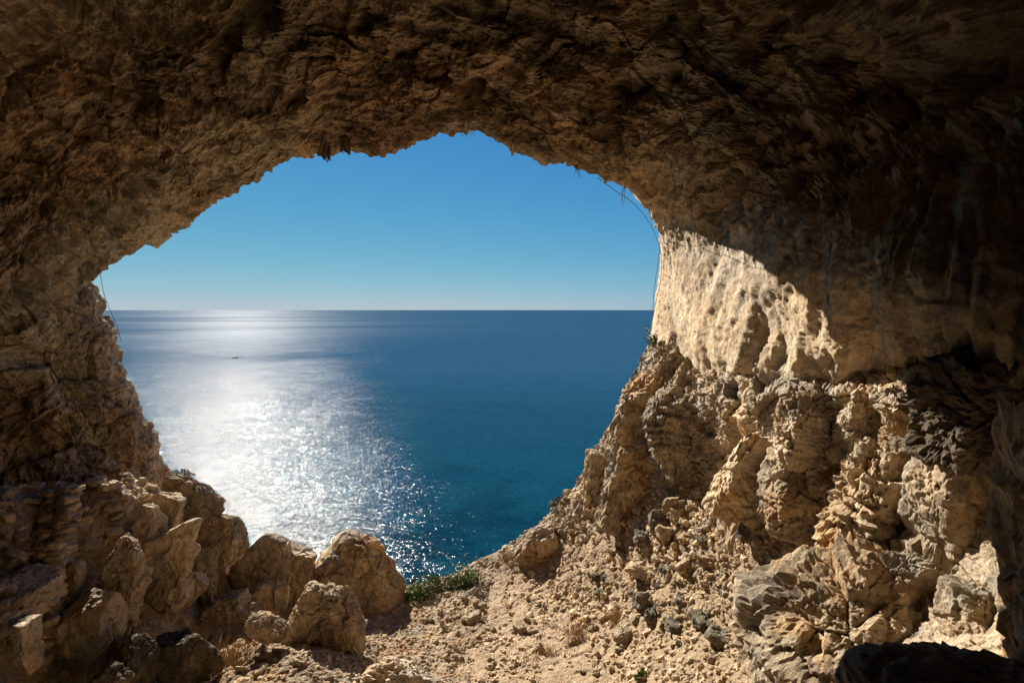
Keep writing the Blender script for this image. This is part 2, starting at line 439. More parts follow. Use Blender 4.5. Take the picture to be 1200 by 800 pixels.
def base_z(x, y):
    q = np.stack([x, np.minimum(y, 13.4)], 1); out = np.zeros(len(q))
    for s in range(0, len(q), 60000):
        e = q[s:s + 60000]; d = np.linalg.norm(e[:, None] - ctrl[None, :, :2], axis=2)
        K = np.where(d > 0, d * d * np.log(d + 1e-12), 0)
        out[s:s + 60000] = K @ TW[:-3] + TW[-3] + e @ TW[-2:]
    lip = np.interp(x, [-12, -8.5, -7.2, -6.6, -6, -5, -4, -2.9, -1, 0.2, 1.2, 3.2, 5, 9], [10.6, 9.9, 9.4, 9.6, 10.8, 11.5, 11.7, 11.9, 12.35, 12.75, 13.0, 13.15, 13.2, 13.0])
    s = np.maximum(0, y - lip + 0.25 * fbm(np.stack([x * .8, y * 0, x * 0], 1), 3, 5))
    out = out - 0.28 * smooth(-6.6, -5.9, x) * (1 - smooth(-4.0, -3.2, x)) * smooth(8.0, 8.7, y)   # the boulders stand in a hollow
    out = np.clip(out, -8, 3.5)
    out = out - 1.7 * s * s / (s + 0.5)
    return np.maximum(out, SEA - 6)


EDGE_Y = [396, 430, 452, 502, 548, 585, 607, 637, 662, 700, 840]
EDGE_X = [770, 747, 739, 712, 693, 659, 640, 600, 562, 546, 530]
SCREE_R = ([520, 545, 580, 620, 660, 700, 760, 800], [770, 800, 850, 893, 925, 908, 888, 888])
SCREE_L = ([520, 540, 560, 580, 600, 612, 640], [790, 775, 745, 722, 706, 690, 560])


def axis_pts(*spans):
    return np.unique(np.concatenate([np.linspace(a, b, max(2, int(round((b - a) / h)) + 1)) for a, b, h in spans]).round(5))


gx = axis_pts((-60, -14, 3), (-14, -10.5, 0.25), (-10.5, 6.2, 0.026), (6.2, 12, 0.25), (12, 60, 3))
gy = axis_pts((-11, 1.5, 0.4), (1.5, 2.6, 0.05), (2.6, 13.6, 0.026), (13.6, 18, 0.15), (18, 60, 1.5))


def build_ground():
    X, Y = np.meshgrid(gx, gy, indexing='ij')
    x, y = X.ravel(), Y.ravel()
    z = base_z(x, y)
    f_ = y * CP - z * SP
    pyg = 400 - F * (y * SP + z * CP) / np.maximum(f_, .3)
    z = z - 0.55 * smooth(0, 45, 600 + F * x / np.maximum(f_, .3) - np.interp(pyg, EDGE_Y, EDGE_X) - 22) * smooth(0.8, 1.6, y) * (x > -1.2)   # makes room for the slope
    Z = z.reshape(X.shape)
    slx = np.gradient(Z, gx, axis=0); sly = np.gradient(Z, gy, axis=1)
    slope = np.sqrt(slx ** 2 + sly ** 2).ravel()
    f_ = y * CP - z * SP
    px = 600 + F * x / np.maximum(f_, .3); py = 400 - F * (y * SP + z * CP) / np.maximum(f_, .3)
    edge = np.interp(py, [540, 580, 620, 660, 700, 760, 800], [790, 845, 890, 925, 905, 885, 885])
    edge_l = np.interp(py, [540, 560, 580, 600, 620, 640], [775, 742, 722, 712, 700, 630])
    rocky = np.maximum(smooth(-12, 28, px - edge), (py < 640) * smooth(-12, 20, edge_l - px) * (x > -0.6))
    rocky = np.where(py < 545, np.maximum(rocky, x > 0), rocky)
    rocky = np.where(y < 4, 0.7, rocky) * (y < 13.8)
    scree = (1 - rocky) * smooth(0.5, 1.5, x) * smooth(6, 7, y)
    n = np.stack([-slx.ravel(), -sly.ravel(), np.ones_like(x)], 1); n /= np.linalg.norm(n, axis=1)[:, None]
    Q = np.stack([x, y, z], 1)
    w = fbm(Q * 0.6, 3, 3)[:, None]
    d = 0.16 * fbm(Q / 1.5, 4, 81) + 0.05 * fbm(Q / 0.35, 4, 82, 0.6) + 0.022 * fbm(Q / 0.08, 3, 83, 0.6)
    k_ = np.clip(y / 11.0, 0.4, 1.0)                       # rock breaks smaller towards the floor of the chamber
    fh, fe = facets(Q / np.array([0.75, 0.75, 0.42]) + 0.4 * w, 84, 0.9)
    d += (0.16 * fh - 0.04 * (1 - smooth(0, .12, fe))) * rocky * k_
    fh, fe = facets(Q / np.array([0.25, 0.25, 0.15]) + 0.5 * w, 85, 0.9)
    d += (0.085 * fh - 0.025 * (1 - smooth(0, .12, fe))) * rocky * k_
    fh, fe = facets(Q / 0.095 + 0.3 * w, 86, 0.9)
    d += (0.032 * rocky + 0.014) * fh
    fh, fe = facets(Q / 0.26 + 0.4 * w, 89, 0.9)
    d += 0.05 * scree * fh
    d += 0.10 * rocky * fbm(Q / 0.6, 4, 87, 0.6, True)
    big = np.where((np.abs(x) > 14) | (y > 18), 1.0, 0.0)
    d += big * 2.0 * fbm(Q / 9, 4, 88)
    Q = Q + n * d[:, None]
    o = mesh_obj('ground', Q, grid_faces(len(gx), len(gy)), M_GROUND, shade=False)
    structure(o)
    return Q[:, 2].reshape(X.shape)


GZ = build_ground()


# ------------------------------------------------------------------ the slope below the right wall (scree ramp, ledges): too steep for a height field

def build_bank():
    c = [(a, b, q * (1.0 if a < 745 and b <= 640 else ysc(a))) for a, b, q in ctrl_px if a >= 480] + [
        (770, 396, 12.9), (747, 428, 12.9), (830, 398, 10.3), (880, 398, 8.4), (930, 398, 6.9), (1030, 398, 5.6), (1126, 398, 4.45), (1230, 398, 4.1),
        (1250, 480, 3.0), (1250, 600, 2.8), (1250, 720, 2.5), (1200, 840, 2.2), (1000, 830, 3.75), (900, 830, 4.8), (780, 840, 5.9), (600, 840, 6.9)]
    c = np.array(c, float); pc = c[:, :2] / 100
    W = tps_fit(pc, c[:, 2], 0.03)
    ay = np.arange(396, 842, 1.15)
    ex = np.interp(ay, EDGE_Y, EDGE_X)
    sx = np.linspace(0, 1, 640)
    A = ex[None, :] + (1262 - ex)[None, :] * sx[:, None]; Bq = np.repeat(ay[None], 640, 0)
    a1, b1 = A.ravel(), Bq.ravel()
    q = np.stack([a1, b1], 1) / 100
    yy = np.zeros(len(q))
    for s0 in range(0, len(q), 60000):
        e = q[s0:s0 + 60000]; d = np.linalg.norm(e[:, None] - pc[None], axis=2)
        yy[s0:s0 + 60000] = np.where(d > 0, d * d * np.log(d + 1e-12), 0) @ W[:-3] + W[-3] + e @ W[-2:]
    yy = np.clip(yy, 1.7, 13.2)
    inner = a1 - np.interp(b1, EDGE_Y, EDGE_X)
    yy = yy * (1 + 0.03 * (1 - smooth(0, 34, inner)) * smooth(655, 690, b1))     # dives under the cave floor on its left side
    a, b = (a1 - 600) / F, (400 - b1) / F
    D = np.stack([a, b * SP + CP, b * CP - SP], 1)
    Q = D * (yy / D[:, 1])[:, None]
    G = Q.reshape(A.shape + (3,))
    n = np.cross(np.gradient(G, axis=0), np.gradient(G, axis=1)).reshape(-1, 3)
    n /= np.linalg.norm(n, axis=1)[:, None]
    n[(n * Q).sum(1) > 0] *= -1
    rocky = np.maximum(smooth(-10, 22, a1 - np.interp(b1, *SCREE_R)), (b1 < 640) * smooth(-10, 18, np.interp(b1, *SCREE_L) - a1))
    rocky = np.maximum(rocky, 1 - smooth(525, 550, b1))
    rocky = np.maximum(rocky, 0.35 * (b1 < 640) * (a1 < 700))
    k = np.clip(yy / 9.0, 0.42, 1.0)
    kr = k * (0.12 + 0.88 * rocky) * (0.35 + 0.65 * smooth(0, 40, inner))
    w = fbm(Q * 0.9, 3, 3)[:, None]
    bed = np.array([1.0, 1.0, 1.4])
    d = 0.13 * kr * fbm(Q / 0.9, 3, 91)
    fh, fe = facets(Q * bed / 0.70 + 0.35 * w, 92, 0.8)
    d += kr * (0.19 * fh - 0.05 * (1 - smooth(0, .07, fe)))
    fh, fe = facets(Q * bed / 0.24 + 0.3 * w, 93, 0.8)
    d += kr * (0.062 * fh - 0.022 * (1 - smooth(0, .08, fe)))
    fh, fe = facets(Q * bed / 0.085 + 0.3 * w, 94, 0.8)
    d += k * (0.012 + 0.02 * rocky) * fh
    fh, fe = facets(Q / 0.035, 95, 0.8)
    d += k * 0.009 * fh
    d += k * (0.02 + 0.015 * rocky) * fbm(Q / 0.3, 5, 96, 0.6)
    d += (1 - rocky) * (0.07 * fbm(Q / 1.3, 3, 97) + 0.035 * k * facets(Q / 0.3 + 0.4 * w, 98, 0.9)[0])
    Q = Q + n * d[:, None]
    G = Q.reshape(A.shape + (3,))
    sk = []                                                # beyond the edge the slope rolls over and falls towards the sea
    for t in np.linspace(1, 0.08, 12):
        e = G[0].copy(); e[:, 1] += 1.5 * t; e[:, 2] -= 2.6 * t * (0.4 + 0.6 * t); e[:, 0] -= 0.3 * t
        sk.append(e + 0.10 * t * facets(e / 0.5, 99, 0.9)[0][:, None])
    GS = np.concatenate([np.array(sk), G], 0)
    o = mesh_obj('scree_slope', GS.reshape(-1, 3), grid_faces(*GS.shape[:2]), M_BANK, shade=False,
                 attrs=[('rocky', 'FLOAT', np.concatenate([np.ones(12 * len(ay)), rocky]))])
    structure(o)
    return dict(ay=ay, G=G, N=n.reshape(G.shape), rocky=rocky.reshape(A.shape), yy=yy.reshape(A.shape))


BANK = build_bank()


def hit(px, py):
    """where a view ray meets the cave floor or the slope"""
    ay, G = BANK['ay'], BANK['G']
    ex = float(np.interp(py, EDGE_Y, EDGE_X))
    if px > ex + (20 if py > 660 else 3) and py > 397:
        i = int(round((px - ex) / (1262 - ex) * 639)); j = int(round((py - ay[0]) / 1.15))
        return G[min(639, max(0, i)), min(len(ay) - 1, max(0, j))].copy()
    d = P(px, py, 1.0); ys = np.linspace(3.0, 13.6, 900)
    g = ground_z(d[0] * ys, ys) - d[2] * ys
    k = np.argmax(g > 0)
    return d * ys[k] if g[k] > 0 else None


def ground_z(x, y):
    x = np.atleast_1d(np.asarray(x, float)); y = np.atleast_1d(np.asarray(y, float))
    i = np.clip(np.searchsorted(gx, x) - 1, 0, len(gx) - 2); j = np.clip(np.searchsorted(gy, y) - 1, 0, len(gy) - 2)
    fx = np.clip((x - gx[i]) / (gx[i + 1] - gx[i]), 0, 1); fy = np.clip((y - gy[j]) / (gy[j + 1] - gy[j]), 0, 1)
    return (GZ[i, j] * (1 - fx) * (1 - fy) + GZ[i + 1, j] * fx * (1 - fy) + GZ[i, j + 1] * (1 - fx) * fy + GZ[i + 1, j + 1] * fx * fy)


# ------------------------------------------------------------------ rocks
def rot_xyz(rx, ry, rz):
    return np.array(Matrix.Rotation(rz, 3, 'Z') @ Matrix.Rotation(ry, 3, 'Y') @ Matrix.Rotation(rx, 3, 'X'))


def rock_shape(half, seed, sub=5, planes=12, sharp=24, rough=1.1, strata=0.0, extra=()):
    """an angular boulder: a rounded many-sided block with broken facets, cracks and grain, half = half sizes in metres"""
    v, f = ico(sub); g = np.random.default_rng(seed)
    nn = g.normal(size=(planes, 3)); nn /= np.linalg.norm(nn, axis=1)[:, None]
    dd = g.uniform(0.72, 1.0, planes)
    ax = np.array([[1, 0, 0], [-1, 0, 0], [0, 1, 0], [0, -1, 0], [0, 0, 1], [0, 0, -1]], float)
    nn = np.concatenate([nn, ax]); dd = np.concatenate([dd, np.full(6, 0.97)])
    for e in extra:                                       # chosen planes: (nx, ny, nz, distance)
        q = np.array(e[:3], float); nn = np.concatenate([nn, [q / np.linalg.norm(q)]]); dd = np.append(dd, e[3])
    t = np.maximum(v @ nn.T, 0) / dd
    r = (t ** sharp).sum(1) ** (-1.0 / sharp)
    half = np.array(half, float)
    q = v * r[:, None] * half
    s = float(half.mean())
    n = v / half; n /= np.linalg.norm(n, axis=1)[:, None]
    o = g.uniform(-50, 50, 3)
    w = fbm(q / (s * 0.8) + o, 2, seed)[:, None]
    d = 0.10 * s * fbm(q / (s * 0.75) + o, 3, seed + 1)
    fh, fe = facets(q / (s * 0.62) + o + 0.3 * w, seed + 2, 0.9)
    d += rough * (0.12 * s * fh - 0.05 * s * (1 - smooth(0, .08, fe)))
    fh, fe = facets(q / (s * 0.24) + o + 0.3 * w, seed + 3, 0.9)
    d += rough * (0.06 * s * fh - 0.02 * s * (1 - smooth(0, .08, fe)))
    if sub >= 5:
        fh, _ = facets(q / (s * 0.10) + o, seed + 4, 0.9)
        d += rough * 0.026 * s * fh
        d += rough * 0.04 * s * fbm(q / (s * 0.28) + o, 5, seed + 5, 0.6, True)
    if strata:
        bed = q[:, 2] + 0.35 * q[:, 0] + 0.25 * q[:, 1] + 0.25 * s * w[:, 0]
        ph = bed / (s * 0.21)
        d += strata * s * 0.09 * (np.abs((ph % 1) - 0.5) * 2) ** 0.6 + strata * s * 0.10 * (perlin(np.stack([np.floor(ph), w[:, 0] * 0, w[:, 0] * 0 + .5], 1) * 3.7 + .37, seed + 9))
    return q + n * d[:, None], f


def boulder(name, px0, py0, px1, py1, y, depth, seed, label, mat=None, hole=None, tilt=0.0, lean=0.0, yaw=0.0, sub=5, bury=0.3, cat='boulder', group=None, **kw):
    """a boulder whose body spans the given box of the picture at depth y; part of it is sunk into the ground"""
    a, b = P(px0, py0, y), P(px1, py1, y)
    w, h = abs(b[0] - a[0]), abs(b[2] - a[2])
    h2 = h * (1 + bury)
    q, f = rock_shape((w / 2 * 1.06, depth / 2, h2 / 2 * 1.06), seed, sub, **kw)
    q = q @ rot_xyz(R(lean), R(tilt), R(yaw)).T
    if hole:                                              # a small weathered pit in the face: (x, z, radius, depth)
        r = np.hypot(q[:, 0] - hole[0], q[:, 2] - hole[1]); q[:, 1] += np.where(q[:, 1] < 0, hole[3] * (1 - smooth(hole[2] * .6, hole[2], r)), 0)
    loc = np.array([(a[0] + b[0]) / 2, y, a[2] - h2 / 2])
    o = mesh_obj(name, q, f, mat or M_TAN, shade=False)
    o.location = tuple(loc)
    return tag(o, label, cat, group)


BL = [  # name box depth-distance thickness seed label options
    ('boulder', 352, 630, 480, 706, 11.3, 1.4, 101, 'largest tan boulder at the cliff edge, behind the boulder with a hole', dict(sub=6, planes=7, bury=.15, extra=((-1, -.1, .8, .76), (1, -.1, 1.0, .80), (0, -1, .35, .7), (0.1, 0, 1, .86)))),
    ('boulder', 328, 686, 434, 762, 9.3, 1.1, 102, 'tan trapezoid boulder with a small hole in its shaded face', dict(sub=6, planes=5, bury=.12, hole=(-0.05, 0.06, 0.055, 0.16), extra=((-1, -.1, .45, .78), (1, -.1, .55, .76), (0, -1, .3, .62), (0.15, 0, 1, .85)))),
    ('boulder', 165, 604, 226, 700, 10.1, 0.8, 103, 'upright flat-faced tan boulder with a squared top in the left boulder row', dict(sub=6, planes=8, tilt=8, extra=((0, -1, .2, .6), (-.3, 0, 1, .75)))),
    ('boulder', 104, 618, 172, 722, 9.6, 0.9, 104, 'tall ridged tan boulder leaning right beside the flat-faced upright boulder', dict(sub=6, planes=9, tilt=14, extra=((-1, -.3, .6, .66), (0, -1, .2, .65)))),
    ('boulder', 64, 680, 138, 758, 8.9, 0.9, 105, 'broad jagged boulder just right of the dry stone wall', dict(planes=9, tilt=10, extra=((-.6, -.3, 1, .62),))),
    ('boulder', 66, 654, 101, 700, 9.4, 0.5, 106, 'rounded oval boulder between the dry stone wall and the tall ridged boulder', dict(planes=6, sharp=6, rough=.6, tilt=35)),
    ('boulder', 186, 556, 268, 622, 11.4, 0.9, 107, 'wide humped tan boulder on the cliff edge, highest of the left row', dict(sub=6, planes=9, tilt=12, extra=((.7, 0, 1, .7),))),
    ('boulder', 152, 584, 194, 648, 10.6, 0.6, 108, 'narrow split boulder left of the squared block in the left row', dict(planes=9, tilt=16)),
    ('boulder', 178, 574, 213, 618, 10.9, 0.5, 109, 'small squared block resting in front of the wide humped boulder', dict(planes=4, sharp=20, rough=.6, tilt=20)),
    ('boulder', 226, 594, 288, 650, 11.0, 0.8, 110, 'arched cracked boulder with a dark hollow below it at the cliff edge', dict(sub=6, planes=8, tilt=-10, extra=((-.8, 0, 1, .7),))),
    ('boulder', 226, 640, 254, 694, 10.7, 0.5, 111, 'slim upright slab below the arched cracked boulder', dict(planes=7, tilt=-4)),
    ('boulder', 262, 620, 322, 692, 10.9, 0.6, 112, 'smooth brown slab leaning right at the cliff edge beside the arched boulder', dict(sub=6, planes=6, tilt=22, rough=.6, extra=((0, -1, .25, .55), (-1, 0, .7, .6)))),
    ('boulder', 206, 664, 241, 698, 10.2, 0.4, 113, 'small leaning oval stone at the foot of the slim upright slab', dict(planes=6, tilt=42, rough=.7)),
    ('boulder', 320, 644, 368, 702, 11.1, 0.7, 114, 'knobbly tan boulder right of the smooth brown slab, before the largest boulder', dict(planes=10, tilt=12)),
    ('boulder', 300, 634, 342, 704, 11.3, 0.6, 115, 'low pale boulder behind the gap between the brown slab and the knobbly boulder', dict(planes=9)),
    ('boulder', 279, 680, 324, 716, 10.2, 0.5, 116, 'angular wedge-shaped boulder lying in front of the knobbly boulder', dict(planes=6, tilt=-12, sharp=20, rough=.7, extra=((-.7, -.1, 1, .6),))),
    ('boulder', 323, 682, 339, 708, 10.2, 0.25, 117, 'small upright block beside the angular wedge-shaped boulder', dict(planes=5)),
    ('boulder', 238, 694, 292, 720, 9.9, 0.6, 118, 'flat tan slab with a pointed left end lying below the wedge-shaped boulder', dict(planes=7, tilt=-14, strata=.6)),
    ('boulder', 268, 706, 306, 722, 9.6, 0.4, 119, 'thin plate of pale rock lying in front of the pointed flat slab', dict(planes=7, strata=.5)),
    ('boulder', 288, 718, 336, 744, 9.2, 0.6, 120, 'low half-buried slab left of the boulder with the hole', dict(planes=8, tilt=12)),
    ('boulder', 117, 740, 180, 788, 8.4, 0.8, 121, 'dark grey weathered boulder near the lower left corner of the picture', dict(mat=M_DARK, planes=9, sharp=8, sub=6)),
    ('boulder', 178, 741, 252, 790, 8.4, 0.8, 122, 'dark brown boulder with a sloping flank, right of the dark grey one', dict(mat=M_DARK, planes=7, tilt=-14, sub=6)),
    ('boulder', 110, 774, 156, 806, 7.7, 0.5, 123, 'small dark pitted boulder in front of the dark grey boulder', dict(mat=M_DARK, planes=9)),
    ('boulder', 408, 779, 518, 812, 7.7, 0.9, 124, 'long low pale slab at the bottom edge below the boulder with the hole', dict(planes=8, tilt=6, strata=.4)),
    ('boulder', 10, 722, 42, 772, 7.6, 0.5, 125, 'pale squared block below the layered slabs in the lower left corner', dict(planes=5, sharp=20, rough=.7)),
    ('boulder', 268, 640, 296, 668, 11.6, 0.5, 126, 'small boulder seen behind the smooth brown slab', dict(planes=8)),
]
for nm, x0, y0, x1, y1, yy, dp, sd, lb, kw in BL:
    k_ = yall((x0 + x1) / 2)
    if y0 > 715: k_ = min(k_, 0.87 if x0 < 320 else 0.95)
    if x1 < 345: k_ *= 0.955
    if y1 == 762: k_ = 0.88
    cx_ = (x0 + x1) / 2; q_ = 0.06 * (x1 - x0)
    boulder(nm, x0 + q_, y0 + (5 if x1 < 345 else 0), x1 - q_, y1, yy * k_, dp * k_ * 0.72, sd, lb, **kw)

OC = [  # outcrops of the right side
    ('rock_outcrop', 732, 438, 796, 478, 12.2, 1.1, 201, 'dark knobbly outcrop on the right cliff edge below the pale wall', dict(strata=.5, mat=None)),
    ('rock_outcrop', 716, 476, 782, 590, 12.2, 1.2, 202, 'steep brown ribbed outcrop falling to the sea on the right cliff edge', dict(sub=6, planes=9, tilt=14, rough=1.3)),
    ('rock_outcrop', 764, 448, 832, 560, 11.8, 1.2, 203, 'grey folded outcrop of curved rock layers left of the ledges', dict(sub=6, strata=1.0, sharp=7, tilt=-18, mat='GREYTAN')),
    ('rock_outcrop', 684, 530, 714, 612, 12.6, 0.6, 204, 'thin tan rock fin with a shadowed hollow at the cliff edge', dict(sub=6, planes=6, tilt=6)),
    ('rock_outcrop', 912, 462, 1004, 530, 8.5, 1.2, 205, 'big overhanging tan block with a dark gap below it on the right ledges', dict(sub=6, planes=10, strata=.4, sharp=9)),
    ('rock_outcrop', 992, 448, 1046, 524, 7.9, 0.9, 206, 'rounded outcrop split by a crack, right of the overhanging block', dict(sub=6, planes=10)),
    ('rock_outcrop', 1034, 452, 1110, 486, 7.2, 0.9, 207, 'flat shelf of layered rock half in the dark shadow of the right wall', dict(sub=6, strata=.9, tilt=8)),
    ('rock_outcrop', 842, 514, 950, 606, 9.5, 1.2, 208, 'long bright vertical rock step above the scree with a black slot at its foot', dict(sub=6, planes=10, tilt=14, strata=.3, rough=1.0, bury=.08)),
    ('rock_outcrop', 904, 540, 988, 636, 8.6, 1.1, 209, 'pale rock mass with a hollow in its side below the overhanging block', dict(sub=6, planes=11, tilt=10, rough=1.0, bury=.08)),
    ('rock_outcrop', 976, 524, 1090, 650, 7.8, 1.3, 210, 'layered rubbly rock bank in half shade left of the pale pillar', dict(sub=6, strata=1.0, rough=1.4)),
    ('rock_outcrop', 1078, 508, 1166, 656, 6.5, 1.1, 211, 'smooth pale rock pillar on the right with a sharp shadowed edge', dict(sub=6, planes=10, sharp=12, rough=.5, bury=.05)),
    ('rock_outcrop', 900, 668, 1122, 830, 6.7, 1.8, 212, 'broad pale sloping slab in the right foreground with a crumbling front', dict(sub=6, planes=7, tilt=6, lean=12, strata=.35, bury=.0, extra=((-1, -.2, 1.1, .6), (0, -.6, 1, .62)))),
    ('rock_outcrop', 1044, 808, 1290, 900, 2.0, 0.9, 213, 'black shaded boulder in the bottom right corner', dict(mat=None, sub=6, planes=8, bury=1.0, sharp=6, rough=.8)),
    ('rock_outcrop', 1124, 688, 1182, 740, 5.2, 0.6, 214, 'pale block between the pillar and the black corner boulder', dict(planes=7)),
    ('rock_outcrop', 1222, 476, 1360, 740, 2.2, 0.8, 215, 'dark shaded rock buttress at the right edge of the picture', dict(mat=None, sub=6, planes=9, bury=.9, rough=1.0)),
    ('rock_outcrop', 1108, 420, 1230, 520, 5.6, 1.2, 216, 'shaded rock bulge under the right wall above the pale pillar', dict(mat=M_DARK, sub=6, planes=10, rough=1.4)),  # dark stone colour paints in the shade below the right wall
    ('rock_outcrop', 1034, 650, 1128, 706, 5.5, 0.5, 230, 'low grey-tan rock between the sloping slab and the pale pillar', dict(sub=6, planes=9, bury=.1, rough=.8, strata=.3)),
    ('rock_outcrop', 604, 622, 656, 662, 12.3, 0.7, 217, 'pale broken outcrop on the slope edge beside the bush', dict(planes=9, tilt=-20)),
]
M_GREYTAN = rock_mat('grey_tan_limestone', [(0.2, 0.155, 0.105), (0.29, 0.23, 0.155), (0.38, 0.305, 0.21), (0.47, 0.385, 0.27)], 0.4, bump=0.9, pale=.3)
for nm, x0, y0, x1, y1, yy, dp, sd, lb, kw in OC:
    kw = dict(kw)
    if kw.get('mat') == 'GREYTAN': kw['mat'] = M_GREYTAN
    kw.setdefault('bury', .25)
    k_ = ysc((x0 + x1) / 2) if yy > 5 else 1.0
    if yy > 5: yy = hit((x0 + x1) / 2, .35 * y0 + .65 * y1)[1] + 0.12 * dp * k_
    boulder(nm, x0, y0, x1, y1, yy, dp * k_, sd, lb, cat='rock outcrop', **kw)

# ------------------------------------------------------------------ layered slabs in the left corner, dry stone wall
for k, (x0, y0, x1, y1, yy, lb) in enumerate([
        (-6, 676, 46, 700, 8.2, 'topmost of the thin layered slabs left of the dry stone wall'),
        (-4, 694, 50, 714, 8.0, 'middle slab of the layered stack left of the dry stone wall, tipped up to the right'),
        (-8, 708, 40, 732, 7.8, 'lowest broad slab of the layered stack left of the dry stone wall')]):
    boulder('rock_slab', x0, y0, x1, y1, yy * .82, 0.8, 300 + k, lb, tilt=-16 + 5 * k, planes=6, sharp=20, strata=.5, cat='slab', bury=.1)


def stones_mesh(items, sub, seed):
    """many stones as one mesh: items = (centre, half sizes, rotation)"""
    base = [rock_shape((1, 1, 1), seed + k, sub, planes=9, rough=0.9) for k in range(7)]
    vs, fs, off = [], [], 0
    for k, (c, hs, rt) in enumerate(items):
        q, f = base[k % 7]
        vs.append((q * hs) @ rot_xyz(*rt).T + c); fs.append(f + off); off += len(q)
    return np.concatenate(vs), np.concatenate(fs)


wall_line = [hit(72, 600), hit(66, 650), hit(54, 706), hit(44, 762)]
for q in wall_line: q[2] += 0.36
items = []
for s in np.linspace(0, 3, 46):
    c = catmull(np.array(wall_line), np.array([s]))[0]
    for lvl in range(5):
        for side in (-1, 1):
            hs = rng.uniform(0.7, 1.2) * np.array([0.13, 0.11, 0.055])
            items.append((c + np.array([side * 0.11 + rng.normal(0, .025), rng.normal(0, .03), -0.42 + lvl * 0.105 + rng.normal(0, .012)]), hs, (rng.normal(0, .12), rng.normal(0, .15), rng.uniform(-.6, .6))))
v, f = stones_mesh(items, 3, 320)
wall = mesh_obj('dry_stone_wall', v - wall_line[1], f, rock_mat('wall_stone', EARTH, 0.25, island=True, bump=.6, pale=.4)); wall.location = tuple(wall_line[1])
tag(wall, 'low dry stone wall of small flat stones running down the left rubble slope', 'stone wall')

# ------------------------------------------------------------------ loose stones, each an object of its own
def project(p):
    x, y, z = p; f = y * CP - z * SP; u = y * SP + z * CP
    return 600 + F * x / f, 400 - F * u / f


protos = []
for k in range(9):
    h = [(1, .8, .6), (1, .7, .75), (1, .9, .45), (1, .6, .5), (1, .85, .8), (1, .75, .4), (1, .9, .65), (1, .65, .6), (1, .8, .5)][k]
    q, f = rock_shape(h, 400 + k, 4, planes=9, sharp=[18, 22, 14, 24, 12, 26, 18, 16, 22][k], rough=1.2)
    protos.append((q, f))
_cache = {}


def stone(p, size, k, mat, label, group, rz=None, tilt=None, sink=0.25):
    key = (k % 9, mat.name)
    if key not in _cache:
        q, f = protos[k % 9]
        me_o = mesh_obj('stone', q, f, mat, shade=False); _cache[key] = me_o; o = me_o
    else:
        o = _cache[key].copy(); C.objects.link(o)
    o.location = (p[0], p[1], p[2] + size * (0.5 - sink) * 0.6)
    o.scale = (size / 2,) * 3
    o.rotation_euler = (rng.normal(0, .3) if tilt is None else tilt, rng.normal(0, .3), rng.uniform(0, 6.28) if rz is None else rz)
    tag(o, label, 'stone', group)
    return o


# the ones that stand out (pixel, width in pixels, grey?, label)
for k, (px, py, w, m, lb) in enumerate([
        (792, 590, 24, M_TAN, 'flat tan stone lying on top of the scree pile, highest of the heap'),
        (795, 602, 22, M_STONE, 'brown block just under the flat stone on the scree pile'),
        (775, 614, 34, M_GREY, 'pale grey slab leaning against the brown blocks of the scree pile'),
        (778, 624, 30, M_STONE, 'wide tan block in the middle of the upper scree pile'),
        (757, 632, 22, M_GREY, 'rounded grey-green stone left of the wide tan block'),
        (823, 632, 18, M_GREY, 'dark charcoal cube-shaped stone on the right of the scree pile'),
        (828, 656, 20, M_TAN, 'bright square tan block on bare earth below the charcoal stone'),
        (803, 662, 20, M_STONE, 'tan block left of the bright square block'),
        (752, 668, 32, M_STONE, 'brown lumpy stone block in the middle of the scree'),
        (757, 702, 28, M_GREY, 'dark grey stone at the left end of the lower cluster of dark stones'),
        (764, 722, 20, M_GREY, 'tall dark grey stone in the lower cluster, beside the pale cracked block'),
        (790, 732, 24, M_GREY, 'smooth dark slate stone in the middle of the lower cluster of dark stones'),
        (822, 726, 28, M_GREY, 'large round dark green-grey stone, biggest of the lower dark cluster'),
        (842, 744, 30, M_GREY, 'dark stone casting a triangular shadow at the right end of the lower cluster'),
        (778, 718, 18, M_STONE, 'pale cracked block between the dark stones of the lower cluster'),
        (733, 742, 26, M_TAN, 'bright pale wedge stone left of the lower dark cluster'),
        (725, 760, 12, M_GREY, 'small flat grey disc stone below the bright wedge stone'),
        (886, 770, 22, M_TAN, 'bright yellowish stone below the small green plant'),
        (889, 633, 14, M_TAN, 'small pale stone at the foot of the long rock step'),
        (872, 622, 22, M_GREY, 'flat dark stone against the foot of the long rock step'),
        (553, 722, 22, M_TAN, 'upright pale stone standing alone on the central slope'),
        (610, 736, 20, M_TAN, 'pale flat stone on the middle of the slope'),
        (484, 693, 12, M_STONE, 'small block touching the right foot of the largest boulder'),
        (352, 772, 18, M_STONE, 'brown stone in front of the boulder with the hole'),
        (925, 668, 20, M_STONE, 'stacked brown block at the upper left corner of the sloping slab'),
        (945, 688, 26, M_TAN, 'pale thin slab tipped against the left edge of the sloping slab'),
        (1035, 655, 22, M_TAN, 'tan stone lying in the hollow behind the sloping slab'),
        (1080, 685, 24, M_TAN, 'pale yellow stone on top of the sloping slab')]):
    p = hit(px, py + w * 0.2)
    if p is None: continue
    stone(p, w / F * p[1] * 1.1, k, m, lb, None, tilt=0.1)

